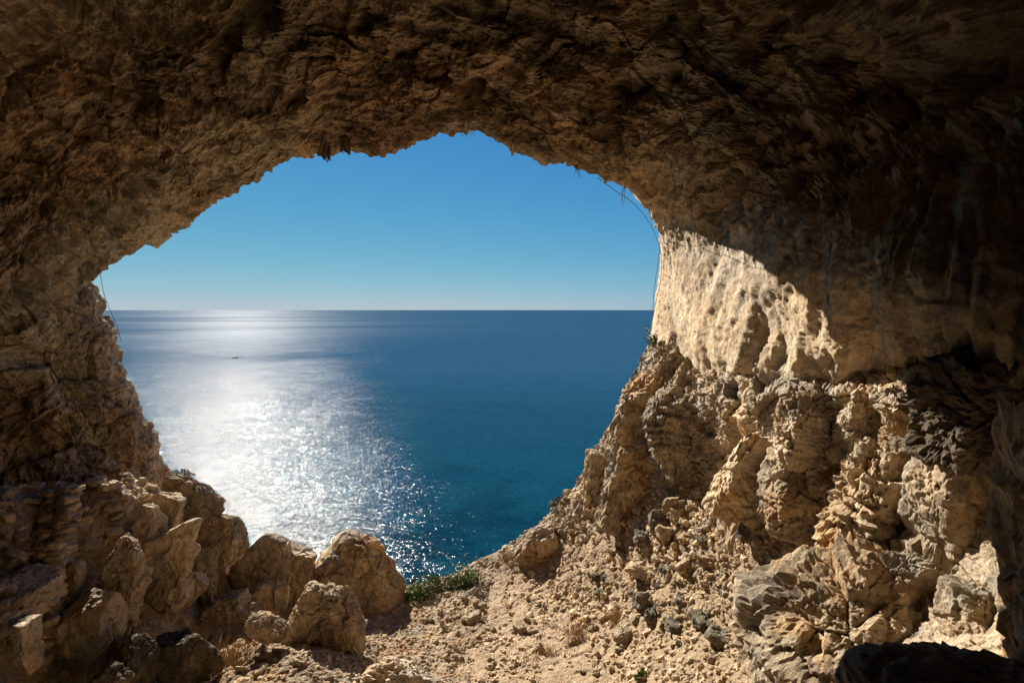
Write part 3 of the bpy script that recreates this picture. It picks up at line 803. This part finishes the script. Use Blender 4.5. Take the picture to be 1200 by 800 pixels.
# the rest of the larger stones
placed = 0
ZONES = [  # number, box, size range in px, probability of grey, group, label
    (88, (690, 585, 850, 760), (9, 19), 0.22, 'scree pile stones', None),
    (52, (490, 690, 720, 795), (6, 14), 0.04, 'slope stones', None),
    (42, (65, 560, 190, 650), (11, 24), 0.0, 'left rubble stones', None),
    (24, (0, 565, 70, 700), (12, 26), 0.0, 'corner rubble stones', None),
    (26, (840, 640, 960, 790), (7, 15), 0.06, 'earth stones', None),
    (20, (230, 690, 420, 795), (6, 15), 0.05, 'stones between boulders', None)]
TXT = {'scree pile stones': 'small angular limestone stone in the scree pile below the long rock step',
       'slope stones': 'small pale stone on the open central slope below the bush',
       'left rubble stones': 'brown flattish rubble stone on the slope between wall and left boulder row',
       'corner rubble stones': 'dark flat rubble stone left of the dry stone wall in deep shade',
       'earth stones': 'small stone on bare earth left of the broad sloping slab',
       'stones between boulders': 'small stone on the earth around the boulder with the hole'}
for num, (x0, y0, x1, y1), (s0, s1), grey, grp, _ in ZONES:
    for k in range(num):
        px, py = rng.uniform(x0, x1), rng.uniform(y0, y1)
        p = hit(px, py)
        if p is None or p[1] > 12.6: continue
        w = s0 + (s1 - s0) * rng.random() ** 1.6
        dk = rng.random() < grey
        m = M_GREY if dk else M_STONE
        lb, g = TXT[grp], grp
        if dk: lb, g = lb.replace('angular limestone', 'dark grey').replace('pale', 'dark grey').replace('small stone', 'small dark grey stone'), 'dark ' + grp
        if 'flat' in lb: stone(p, w / F * p[1], (2, 5, 8)[k % 3], m, lb, g)
        else: stone(p, w / F * p[1], k, m, lb, g)

# the uncountable rubble and gravel
items = []
def scatter(n, box, s0, s1, pw=2.2, dens=None):
    c = 0
    while c < n:
        c += 1
        x, y = rng.uniform(box[0], box[2]), rng.uniform(box[1], box[3])
        if dens is not None and rng.random() > dens(x, y): continue
        s = s0 + (s1 - s0) * rng.random() ** pw
        items.append((x, y, s))
clump = lambda x, y: float(np.clip(0.35 + 1.6 * perlin(np.array([[x * 0.9, y * 0.9, .3]]), 5)[0] + (0.5 if 1.2 < x < 4 else 0), 0.06, 1))
scatter(9000, (-3.6, 6.2, 4.3, 12.7), 0.018, 0.10, 2.6, clump)
scatter(900, (-8.6, 5.6, -3.6, 9.8), 0.04, 0.26, 2.6)
scatter(1500, (-5, 6.2, -1, 12), 0.02, 0.09, 2.4)
items = [q for q in items if q[0] < -0.4 or project((q[0], q[1], -5.0))[0] < 590]
its = np.array(items); zz = ground_z(its[:, 0], its[:, 1])
lst = []
for (x, y, s), z in zip(its, zz):
    hs = s / 2 * np.array([1, rng.uniform(.6, .95), rng.uniform(.35, .8)])
    lst.append((np.array([x, y, z + hs[2] * 0.3]), hs, (rng.normal(0, .35), rng.normal(0, .35), rng.uniform(0, 6.28))))
BG, BN, BR, BY = BANK['G'], BANK['N'], BANK['rocky'], BANK['yy']
n_ = 0
while n_ < 11500:
    i_, j_ = rng.integers(4, BG.shape[0] - 40), rng.integers(4, BG.shape[1] - 4)
    if rng.random() > (BY[i_, j_] / 12.5) ** 2: continue
    p_ = BG[i_, j_]; rk = BR[i_, j_]
    if rk > 0.5 and (BN[i_, j_, 2] < 0.5 or rng.random() > 0.25): n_ += 0.3; continue
    if rng.random() > clump(p_[0], p_[1]): n_ += 0.2; continue
    n_ += 1
    s_ = (0.02 + (0.15 if rk < .5 else 0.07) * rng.random() ** 2.8) * min(1, BY[i_, j_] / 8.5); hs = s_ / 2 * np.array([1, rng.uniform(.6, .95), rng.uniform(.35, .8)])
    lst.append((p_, hs, (rng.normal(0, .35), rng.normal(0, .35), rng.uniform(0, 6.28))))
bigs = [l for l in lst if l[1][0] > 0.045]; smalls = [l for l in lst if l[1][0] <= 0.045]
v1, f1 = stones_mesh(bigs, 3, 520) ; v2, f2 = stones_mesh(smalls, 2, 540)
rub = mesh_obj('rubble', np.concatenate([v1, v2]), np.concatenate([f1, f2 + len(v1)]), M_RUBBLE, shade=False)
rub['kind'] = 'stuff'; rub['label'] = 'loose gravel and small rubble strewn over the cave slope'

# ------------------------------------------------------------------ plants
def leaf_clump(n, rad, size, seed, flat=0.7, up=0.4):
    g = np.random.default_rng(seed); vs, fs = [], []
    cl = g.normal(size=(max(4, n // 45), 3)) * np.array(rad) * 0.5
    for k in range(n):
        c = cl[k % len(cl)] + g.normal(size=3) * np.array(rad) * 0.22
        c[2] = abs(c[2])
        a = g.normal(size=3) + np.array([0, 0, up]); a /= np.linalg.norm(a); b = np.cross(a, g.normal(size=3)); b /= np.linalg.norm(b)
        s = size * g.uniform(.6, 1.3); o = len(vs)
        vs += [c - a * s, c + b * s * .45 , c + a * s, c - b * s * .45]; fs.append((o, o + 1, o + 2, o + 3))
    return np.array(vs), np.array(fs)


def tube(pts, radii, sides=6):
    pts = np.asarray(pts, float); vs, fs = [], []
    for i, p in enumerate(pts):
        t = pts[min(i + 1, len(pts) - 1)] - pts[max(i - 1, 0)]; t /= np.linalg.norm(t) + 1e-9
        a = np.cross(t, [0.3, 0.5, 0.81]); a /= np.linalg.norm(a) + 1e-9; b = np.cross(t, a)
        for k in range(sides):
            th = 2 * math.pi * k / sides
            vs.append(p + (a * math.cos(th) + b * math.sin(th)) * radii[i])
    for i in range(len(pts) - 1):
        for k in range(sides):
            fs.append((i * sides + k, i * sides + (k + 1) % sides, (i + 1) * sides + (k + 1) % sides, (i + 1) * sides + k))
    return np.array(vs), np.array(fs)


def join(parts):
    vs, fs, o = [], [], 0
    for v, f in parts:
        vs.append(v); fs.append(f + o); o += len(v)
    return np.concatenate(vs), np.concatenate(fs)


def shrub(name, loc, rad, n, size, seed, mat, label, cat='shrub', group=None):
    e = empty(name, loc, label, cat, group)
    v, f = leaf_clump(n, rad, size, seed)
    mesh_obj('foliage', v, f, mat, e, shade=False)
    g = np.random.default_rng(seed + 1); parts = []
    for k in range(6):
        tip = np.array([g.normal() * rad[0] * .5, g.normal() * rad[1] * .5, rad[2] * g.uniform(.4, .9)])
        parts.append(tube([(0, 0, -0.05), tip * .5 + g.normal(size=3) * .03, tip], [.014, .009, .004], 5))
    v, f = join(parts); mesh_obj('stems', v, f, M_TWIG, e)
    return e


def grass(name, loc, n, h, spread, seed, label, mat=None, group=None):
    g = np.random.default_rng(seed); vs, fs = [], []
    for k in range(n):
        b = np.array([g.normal() * spread, g.normal() * spread, -0.02]); d = g.normal(size=2) * .45; w = 0.004
        hh = h * g.uniform(.5, 1.2); m = b + np.array([d[0] * hh * .35, d[1] * hh * .35, hh * .6]); t = b + np.array([d[0] * hh, d[1] * hh, hh * .95])
        o = len(vs); vs += [b - [w, 0, 0], b + [w, 0, 0], m + [w * .8, 0, 0], m - [w * .8, 0, 0], t + [w * .3, 0, 0], t - [w * .3, 0, 0]]
        fs += [(o, o + 1, o + 2, o + 3), (o + 3, o + 2, o + 4, o + 5)]
    o = mesh_obj(name, np.array(vs), np.array(fs), mat or M_DRY, shade=False); o.location = tuple(loc)
    return tag(o, label, 'dry grass' if mat is None else 'plant', group)


shrub('bush', hit(490, 700), (.38, .25, .34), 1100, .036, 601, M_LEAF, 'dark green bush directly behind the right shoulder of the largest boulder')
shrub('bush', hit(544, 684), (.42, .22, .32), 1000, .032, 602, M_LEAF, 'bright green bush at the right end of the green strip on the cliff edge')
shrub('bush', hit(510, 694), (.38, .25, .30), 900, .03, 603, M_LEAF2, 'low olive bush in the middle of the green strip on the cliff edge')
shrub('bush', hit(528, 690), (.38, .22, .28), 900, .03, 607, M_LEAF, 'small leafy bush filling the green strip between the olive and the bright green bush')
shrub('bush', P(652, 592, 13.15), (.16, .3, .26), 500, .03, 604, M_LEAF2, 'small green bush clinging to the right slope edge against the sea')
shrub('bush', P(765, 404, 12.7), (.16, .25, .30), 500, .03, 605, M_LEAF, 'dark green bush hanging at the foot of the pale wall above the sea')
shrub('bush', P(208, 560, 11.2), (.2, .25, .22), 500, .03, 606, M_LEAF2, 'brownish bush at the foot of the left rock pillar above the boulders')
for k, (px, py, r, lb) in enumerate([(892, 745, .12, 'small green plant on bare earth left of the sloping slab'), (752, 790, .09, 'tiny green plant near the bottom edge in the scree')]):
    p = hit(px, py + 6)
    shrub('green_plant', p, (r, r, r * .9), 260, .028, 620 + k, M_LEAF, lb, 'plant')
for k, (px, py, n, h, s, lb) in enumerate([
        (92, 785, 420, .34, .22, 'large straw-coloured dry grass clump in the lower left corner below the stone wall'),
        (268, 778, 320, .26, .18, 'thin reddish dry grass beside the dark brown boulder'),
        (236, 792, 200, .2, .14, 'sparse dry grass at the bottom edge in front of the dark brown boulder'),
        (724, 726, 160, .17, .10, 'small dry grass tuft beside the bright wedge stone'),
        (676, 748, 200, .16, .16, 'wispy dry grass in the middle of the open slope'),
        (640, 770, 160, .14, .14, 'dry grass tuft near the bottom of the open slope'),
        (646, 630, 240, .22, .16, 'pale dry grass on the slope edge below the thin rock fin'),
        (596, 655, 160, .2, .10, 'round dry brown tuft on the slope edge right of the bushes'),
        (930, 778, 200, .17, .14, 'dry grass at the crumbling front of the sloping slab'),
        (1070, 505, 160, .2, .08, 'dry twiggy tuft on the right ledges under the shadow edge')]):
    p = hit(px, py)
    if p is not None: grass('grass_tuft', p, n, h, s, 640 + k, lb)

# dry sticks
for k, (a, b, yy, lb) in enumerate([((556, 730), (610, 700), 9.8, 'long thin pale stick lying on the central slope'),
                                    ((585, 778), (600, 790), 7.9, 'short bleached stick near the bottom of the slope'),
                                    ((1056, 642), (1072, 612), 6.9, 'dry branch leaning in the hollow left of the pale pillar'),
                                    ((1078, 652), (1102, 668), 6.4, 'dark stick lying at the foot of the pale pillar')]):
    p, q = hit(*a), hit(*b)
    if p is None or q is None: continue
    up = np.array([0, 0, .03])
    m = (p + q) / 2 + np.array([0, -.02, .05])
    v, f = tube([p + up, m, q + up], [.012, .011, .006]); c = v.mean(0)
    o = mesh_obj('stick', v - c, f, M_PALEWOOD if k < 3 else M_TWIG); o.location = tuple(c); tag(o, lb, 'stick')

# ------------------------------------------------------------------ ropes and hanging roots at the mouth
def rope(pxs, rad, label, name='rope', mat=None):
    q = np.array([P(*p) for p in pxs]); t = np.linspace(0, len(q) - 1, len(q) * 6)
    v, f = tube(catmull(q, t), [rad] * len(t), 6); c = v.mean(0)
    o = mesh_obj(name, v - c, f, mat or M_ROPE); o.location = tuple(c)
    return tag(o, label, 'rope')


rope([(700, 208, 9.6), (722, 224, 9.75), (742, 238, 10.2), (759, 258, 11.0), (769, 278, 11.8), (775, 302, 12.2), (774, 330, 12.5), (769, 352, 12.6), (763, 385, 12.7)], .006, 'slack rope following the right edge of the cave mouth')
rope([(773, 292, 12.0), (769, 322, 12.1), (766, 345, 12.1), (765, 366, 12.1)], .007, 'thin straight rope hanging free of the right edge above the horizon')
rope([(117, 314, 10.7), (119, 330, 10.6), (123, 348, 10.6), (130, 366, 10.6), (137, 382, 10.6), (142, 400, 10.7)], .005, 'rope stretched down the left edge of the cave mouth')


def root(px, py, y, length, seed, label):
    g = np.random.default_rng(seed); parts = []; c0 = P(px, py, y)
    for k in range(7):
        s = np.array([g.normal() * .05, g.normal() * .05, .22]); L = length * g.uniform(.35, 1.0)
        mid = s + np.array([g.normal() * .04, 0, -.22 - L * .5]); tip = mid + np.array([g.normal() * .05, 0, -L * .5])
        parts.append(tube([s, (s + mid) / 2 + g.normal(size=3) * .015, mid, tip], [.045, .035, .026, .008], 6))
    v, f = join(parts); o = mesh_obj('hanging_root', v, f, M_TWIG); o.location = tuple(c0)
    return tag(o, label, 'root')


root(382, 176, 10.55, .26, 701, 'thick dark tangle of roots hanging from the cave lip, left of the arch peak')
root(408, 176, 10.45, .10, 702, 'small dark root stub hanging right of the thick root tangle')


def twig(px, py, y, length, seed, label):
    g = np.random.default_rng(seed); c0 = P(px, py, y); parts = []
    for k in range(4):
        p = np.array([0, 0, .15]); pts = [p]
        for j in range(4): p = p + np.array([g.normal() * .03, g.normal() * .02, -(length + .15) / 4 * g.uniform(.6, 1.1)]); pts.append(p)
        parts.append(tube(pts, [.006, .005, .0045, .004, .003], 4))
    v, f = join(parts); o = mesh_obj('hanging_twig', v, f, M_TWIG); o.location = tuple(c0)
    return tag(o, label, 'twig')


twig(676, 202, 9.5, .12, 711, 'thin dry twig hanging from the arch right of its peak')
twig(732, 228, 9.85, .26, 712, 'thin dry twig hanging lowest, near the right end of the arch')
twig(551, 158, 9.75, .08, 713, 'wispy twig at the very peak of the arch')

# ------------------------------------------------------------------ sea
def build_sea():
    ang = np.linspace(-math.pi, math.pi, 129)[:-1]; rad = np.concatenate([[0.0], np.geomspace(3, 90000, 60)])
    vs = [(0, 0, SEA)]
    for r in rad[1:]:
        vs += [(r * math.sin(a), r * math.cos(a), SEA) for a in ang]
    fs = [(0, 1 + (k + 1) % 128, 1 + k) for k in range(128)]
    for i in range(len(rad) - 2):
        o = 1 + i * 128
        fs += [(o + k, o + (k + 1) % 128, o + 128 + (k + 1) % 128, o + 128 + k) for k in range(128)]
    n = N('sea_water')
    tc = n.new('ShaderNodeTexCoord'); co = tc.outputs['Object']
    comb = None
    for sc, am, st in ((0.028, .10, (1, 1.8, 1)), (0.3, 0.18, (1, 1.6, 1)), (1.2, 0.46, (1, 1.5, 1)), (3.2, 0.74, (1, 1.3, 1)), (8.0, 0.58, (1, 1.2, 1))):
        v = n.noise(n.mapping(co, st, loc=(sc * 700, 31, 0)), sc, 2.0, .6, .4, 'Color')
        sub = n.new('ShaderNodeVectorMath', operation='SUBTRACT'); n.link(v, sub.inputs[0]); sub.inputs[1].default_value = (.5, .5, .5)
        mul = n.new('ShaderNodeVectorMath', operation='SCALE'); n.link(sub.outputs[0], mul.inputs[0]); mul.inputs['Scale'].default_value = am * 2.0
        if comb is None: comb = mul.outputs[0]
        else:
            ad = n.new('ShaderNodeVectorMath', operation='ADD'); n.link(comb, ad.inputs[0]); n.link(mul.outputs[0], ad.inputs[1]); comb = ad.outputs[0]
    # slicks: long smooth lanes far out, wind patches nearer
    sl = n.ramp(n.noise(n.mapping(co, (0.35, 1.0, 1), loc=(300, 4000, 0)), 0.0016, 4, .5, .3), [(0.40, .6), (0.58, 1.0)])
    gust = n.ramp(n.noise(n.mapping(co, (1, .6, 1)), 0.012, 3, .55, .3), [(0.3, .75), (0.7, 1.15)])
    sc = n.new('ShaderNodeVectorMath', operation='SCALE'); n.link(comb, sc.inputs[0]); 
    ln = n.new('ShaderNodeVectorMath', operation='LENGTH'); n.link(co, ln.inputs[0])
    far = n.new('ShaderNodeMapRange'); n.link(ln.outputs['Value'], far.inputs[0]); far.interpolation_type = 'SMOOTHSTEP'
    far.inputs[1].default_value = 180; far.inputs[2].default_value = 1500; far.inputs[3].default_value = 0; far.inputs[4].default_value = 1
    n.link(n.math('MULTIPLY', n.math('MULTIPLY', sl, gust), n.math('SUBTRACT', 1.0, n.math('MULTIPLY', far.outputs[0], .5))), sc.inputs['Scale'])
    fl = n.new('ShaderNodeVectorMath', operation='MULTIPLY'); n.link(sc.outputs[0], fl.inputs[0]); fl.inputs[1].default_value = (1, 1, 0)
    ad = n.new('ShaderNodeVectorMath', operation='ADD'); n.link(fl.outputs[0], ad.inputs[0]); ad.inputs[1].default_value = (0, 0, 1)
    nm = n.new('ShaderNodeVectorMath', operation='NORMALIZE'); n.link(ad.outputs[0], nm.inputs[0])
    # water colour: deep blue with sky reflection painted in far out, turquoise towards the shore, dark weed beds below the cliff
    sep = n.new('ShaderNodeSeparateXYZ'); n.link(co, sep.inputs[0])
    shore = n.new('ShaderNodeMapRange'); n.link(sep.outputs[1], shore.inputs[0])
    shore.inputs[1].default_value = 70; shore.inputs[2].default_value = 420; shore.inputs[3].default_value = 0; shore.inputs[4].default_value = 1
    col = n.mix(shore.outputs[0], (0.001, 0.034, 0.055, 1), (0.016, 0.061, 0.112, 1))
    weed = n.ramp(n.noise(n.mapping(co, (1, 1, 1), loc=(12, 5, 0)), 0.03, 5, .6, .5), [(0.52, 0.0), (0.6, 1.0)])
    near = n.new('ShaderNodeMapRange'); n.link(sep.outputs[1], near.inputs[0])
    near.inputs[1].default_value = 90; near.inputs[2].default_value = 170; near.inputs[3].default_value = .75; near.inputs[4].default_value = 0
    col = n.mix(n.math('MULTIPLY', weed, near.outputs[0]), col, (0.001, 0.012, 0.022, 1))
    df = n.new('ShaderNodeBsdfDiffuse'); n.link(col, df.inputs[0]); n.link(nm.outputs[0], df.inputs['Normal'])
    gl = n.new('ShaderNodeBsdfGlossy'); n.link(nm.outputs[0], gl.inputs['Normal'])
    n.link(n.math('ADD', n.math('MULTIPLY', n.math('MULTIPLY', far.outputs[0], sl), .27), .095), gl.inputs['Roughness'])
    fac = n.math('MINIMUM', n.math('MAXIMUM', n.math('DIVIDE', 9.5, ln.outputs['Value']), 0.017), 0.025)
    mx = n.new('ShaderNodeMixShader'); n.link(fac, mx.inputs[0]); n.link(df.outputs[0], mx.inputs[1]); n.link(gl.outputs[0], mx.inputs[2])
    n.link(mx.outputs[0], n.out.inputs[0])
    o = mesh_obj('sea', vs, fs, n.m, shade=False)
    structure(o)


build_sea()

# a small boat far out in the glitter
def build_boat():
    L, Wd, H = 5.2, 1.7, 0.8; vs, fs = [], []
    st = np.linspace(0, 1, 9)
    for t in st:
        wd = Wd / 2 * (1 - max(0, (t - .35) / .65) ** 2.2) * (0.85 + .15 * min(1, t * 4)); x = (t - .5) * L; sheer = H * (1 + .35 * t * t)
        for s in (-1, -.75, 0, .75, 1): vs.append((x, s * wd, sheer if abs(s) == 1 else (0.25 if s else 0.0)))
    for i in range(8):
        for k in range(4): fs.append((i * 5 + k, i * 5 + k + 1, i * 5 + k + 6, i * 5 + k + 5))
    p = P(276, 420, 1.0); p = p * (SEA / p[2])
    e = empty('small_boat', (p[0], p[1], SEA - .1), 'tiny dark open boat far out on the glittering sea', 'boat'); e.rotation_euler = (0, 0, .2)
    h = mesh_obj('hull', np.array(vs), np.array(fs), M_BOAT, e)
    for x in (-1.2, .4):
        v = np.array([(x + a, b * .72, .55 + c) for a in (-.15, .15) for b in (-1, 1) for c in (0, .06)])
        mesh_obj('seat', v, [(0, 1, 3, 2), (4, 6, 7, 5), (0, 4, 5, 1), (2, 3, 7, 6), (1, 5, 7, 3), (0, 2, 6, 4)], M_BOAT, e, shade=False)
    v = np.array([(-2.75 + a, b, c) for a in (-.15, .2) for b in (-.2, .2) for c in (.3, 1.35)])
    mesh_obj('outboard_motor', v, [(0, 1, 3, 2), (4, 6, 7, 5), (0, 4, 5, 1), (2, 3, 7, 6), (1, 5, 7, 3), (0, 2, 6, 4)], M_BOAT, e, shade=False)


build_boat()

# ------------------------------------------------------------------ sky, sun, camera
w = bpy.data.worlds.new('World'); SC.world = w; w.use_nodes = True
nt = w.node_tree; bg = nt.nodes['Background']
sky = nt.nodes.new('ShaderNodeTexSky'); sky.sky_type = 'NISHITA'; sky.sun_disc = False
sky.sun_elevation = R(SUN_EL); sky.sun_rotation = R(SUN_AZ)
sky.air_density = 0.8; sky.dust_density = 0.0; sky.ozone_density = 4.5; sky.altitude = 50
# the glare round the sun is rolled off, as the photograph's sky is
k0 = nt.nodes.new('ShaderNodeVectorMath'); k0.operation = 'POWER'; nt.links.new(sky.outputs[0], k0.inputs[0]); k0.inputs[1].default_value = (1.35, 1.1, 1.0)
k1 = nt.nodes.new('ShaderNodeVectorMath'); k1.operation = 'MULTIPLY_ADD'; nt.links.new(sky.outputs[0], k1.inputs[0])
k1.inputs[1].default_value = (0.05, 0.15, 0.5); k1.inputs[2].default_value = (1, 1, 1)
k2 = nt.nodes.new('ShaderNodeVectorMath'); k2.operation = 'DIVIDE'; nt.links.new(k0.outputs[0], k2.inputs[0]); nt.links.new(k1.outputs[0], k2.inputs[1])
k3 = nt.nodes.new('ShaderNodeVectorMath'); k3.operation = 'MULTIPLY'; nt.links.new(k2.outputs[0], k3.inputs[0]); k3.inputs[1].default_value = (0.150, 0.53, 1.87)
nt.links.new(k3.outputs[0], bg.inputs[0]); bg.inputs[1].default_value = 0.05
sl = bpy.data.lights.new('sun', 'SUN'); sl.energy = 3.35; sl.angle = R(0.5); sl.color = (1.0, 0.93, 0.82)
so = bpy.data.objects.new('sun', sl); C.objects.link(so)
sd = Vector((math.sin(R(SUN_AZ)) * math.cos(R(SUN_EL)), math.cos(R(SUN_AZ)) * math.cos(R(SUN_EL)), math.sin(R(SUN_EL))))
so.rotation_euler = sd.to_track_quat('Z', 'Y').to_euler(); so.location = (0, 0, 30)
cam = bpy.data.cameras.new('camera'); cam.lens = 18.0; cam.sensor_width = 36; cam.clip_end = 200000; cam.clip_start = 0.05
co = bpy.data.objects.new('camera', cam); C.objects.link(co); co.rotation_euler = (R(90) - PITCH, 0, 0)
SC.camera = co
SC.view_settings.view_transform = 'Standard'; SC.view_settings.look = 'None'; SC.view_settings.gamma = 1; SC.view_settings.exposure = 2.0
cy = SC.cycles
cy.use_denoising = True; cy.use_guiding = True; cy.use_volume_guiding = False; cy.max_bounces = 10; cy.diffuse_bounces = 8; cy.glossy_bounces = 2; cy.caustics_reflective = False; cy.caustics_refractive = False
cy.sample_clamp_indirect = 10.0
cy.use_adaptive_sampling = True; cy.adaptive_threshold = 0.012
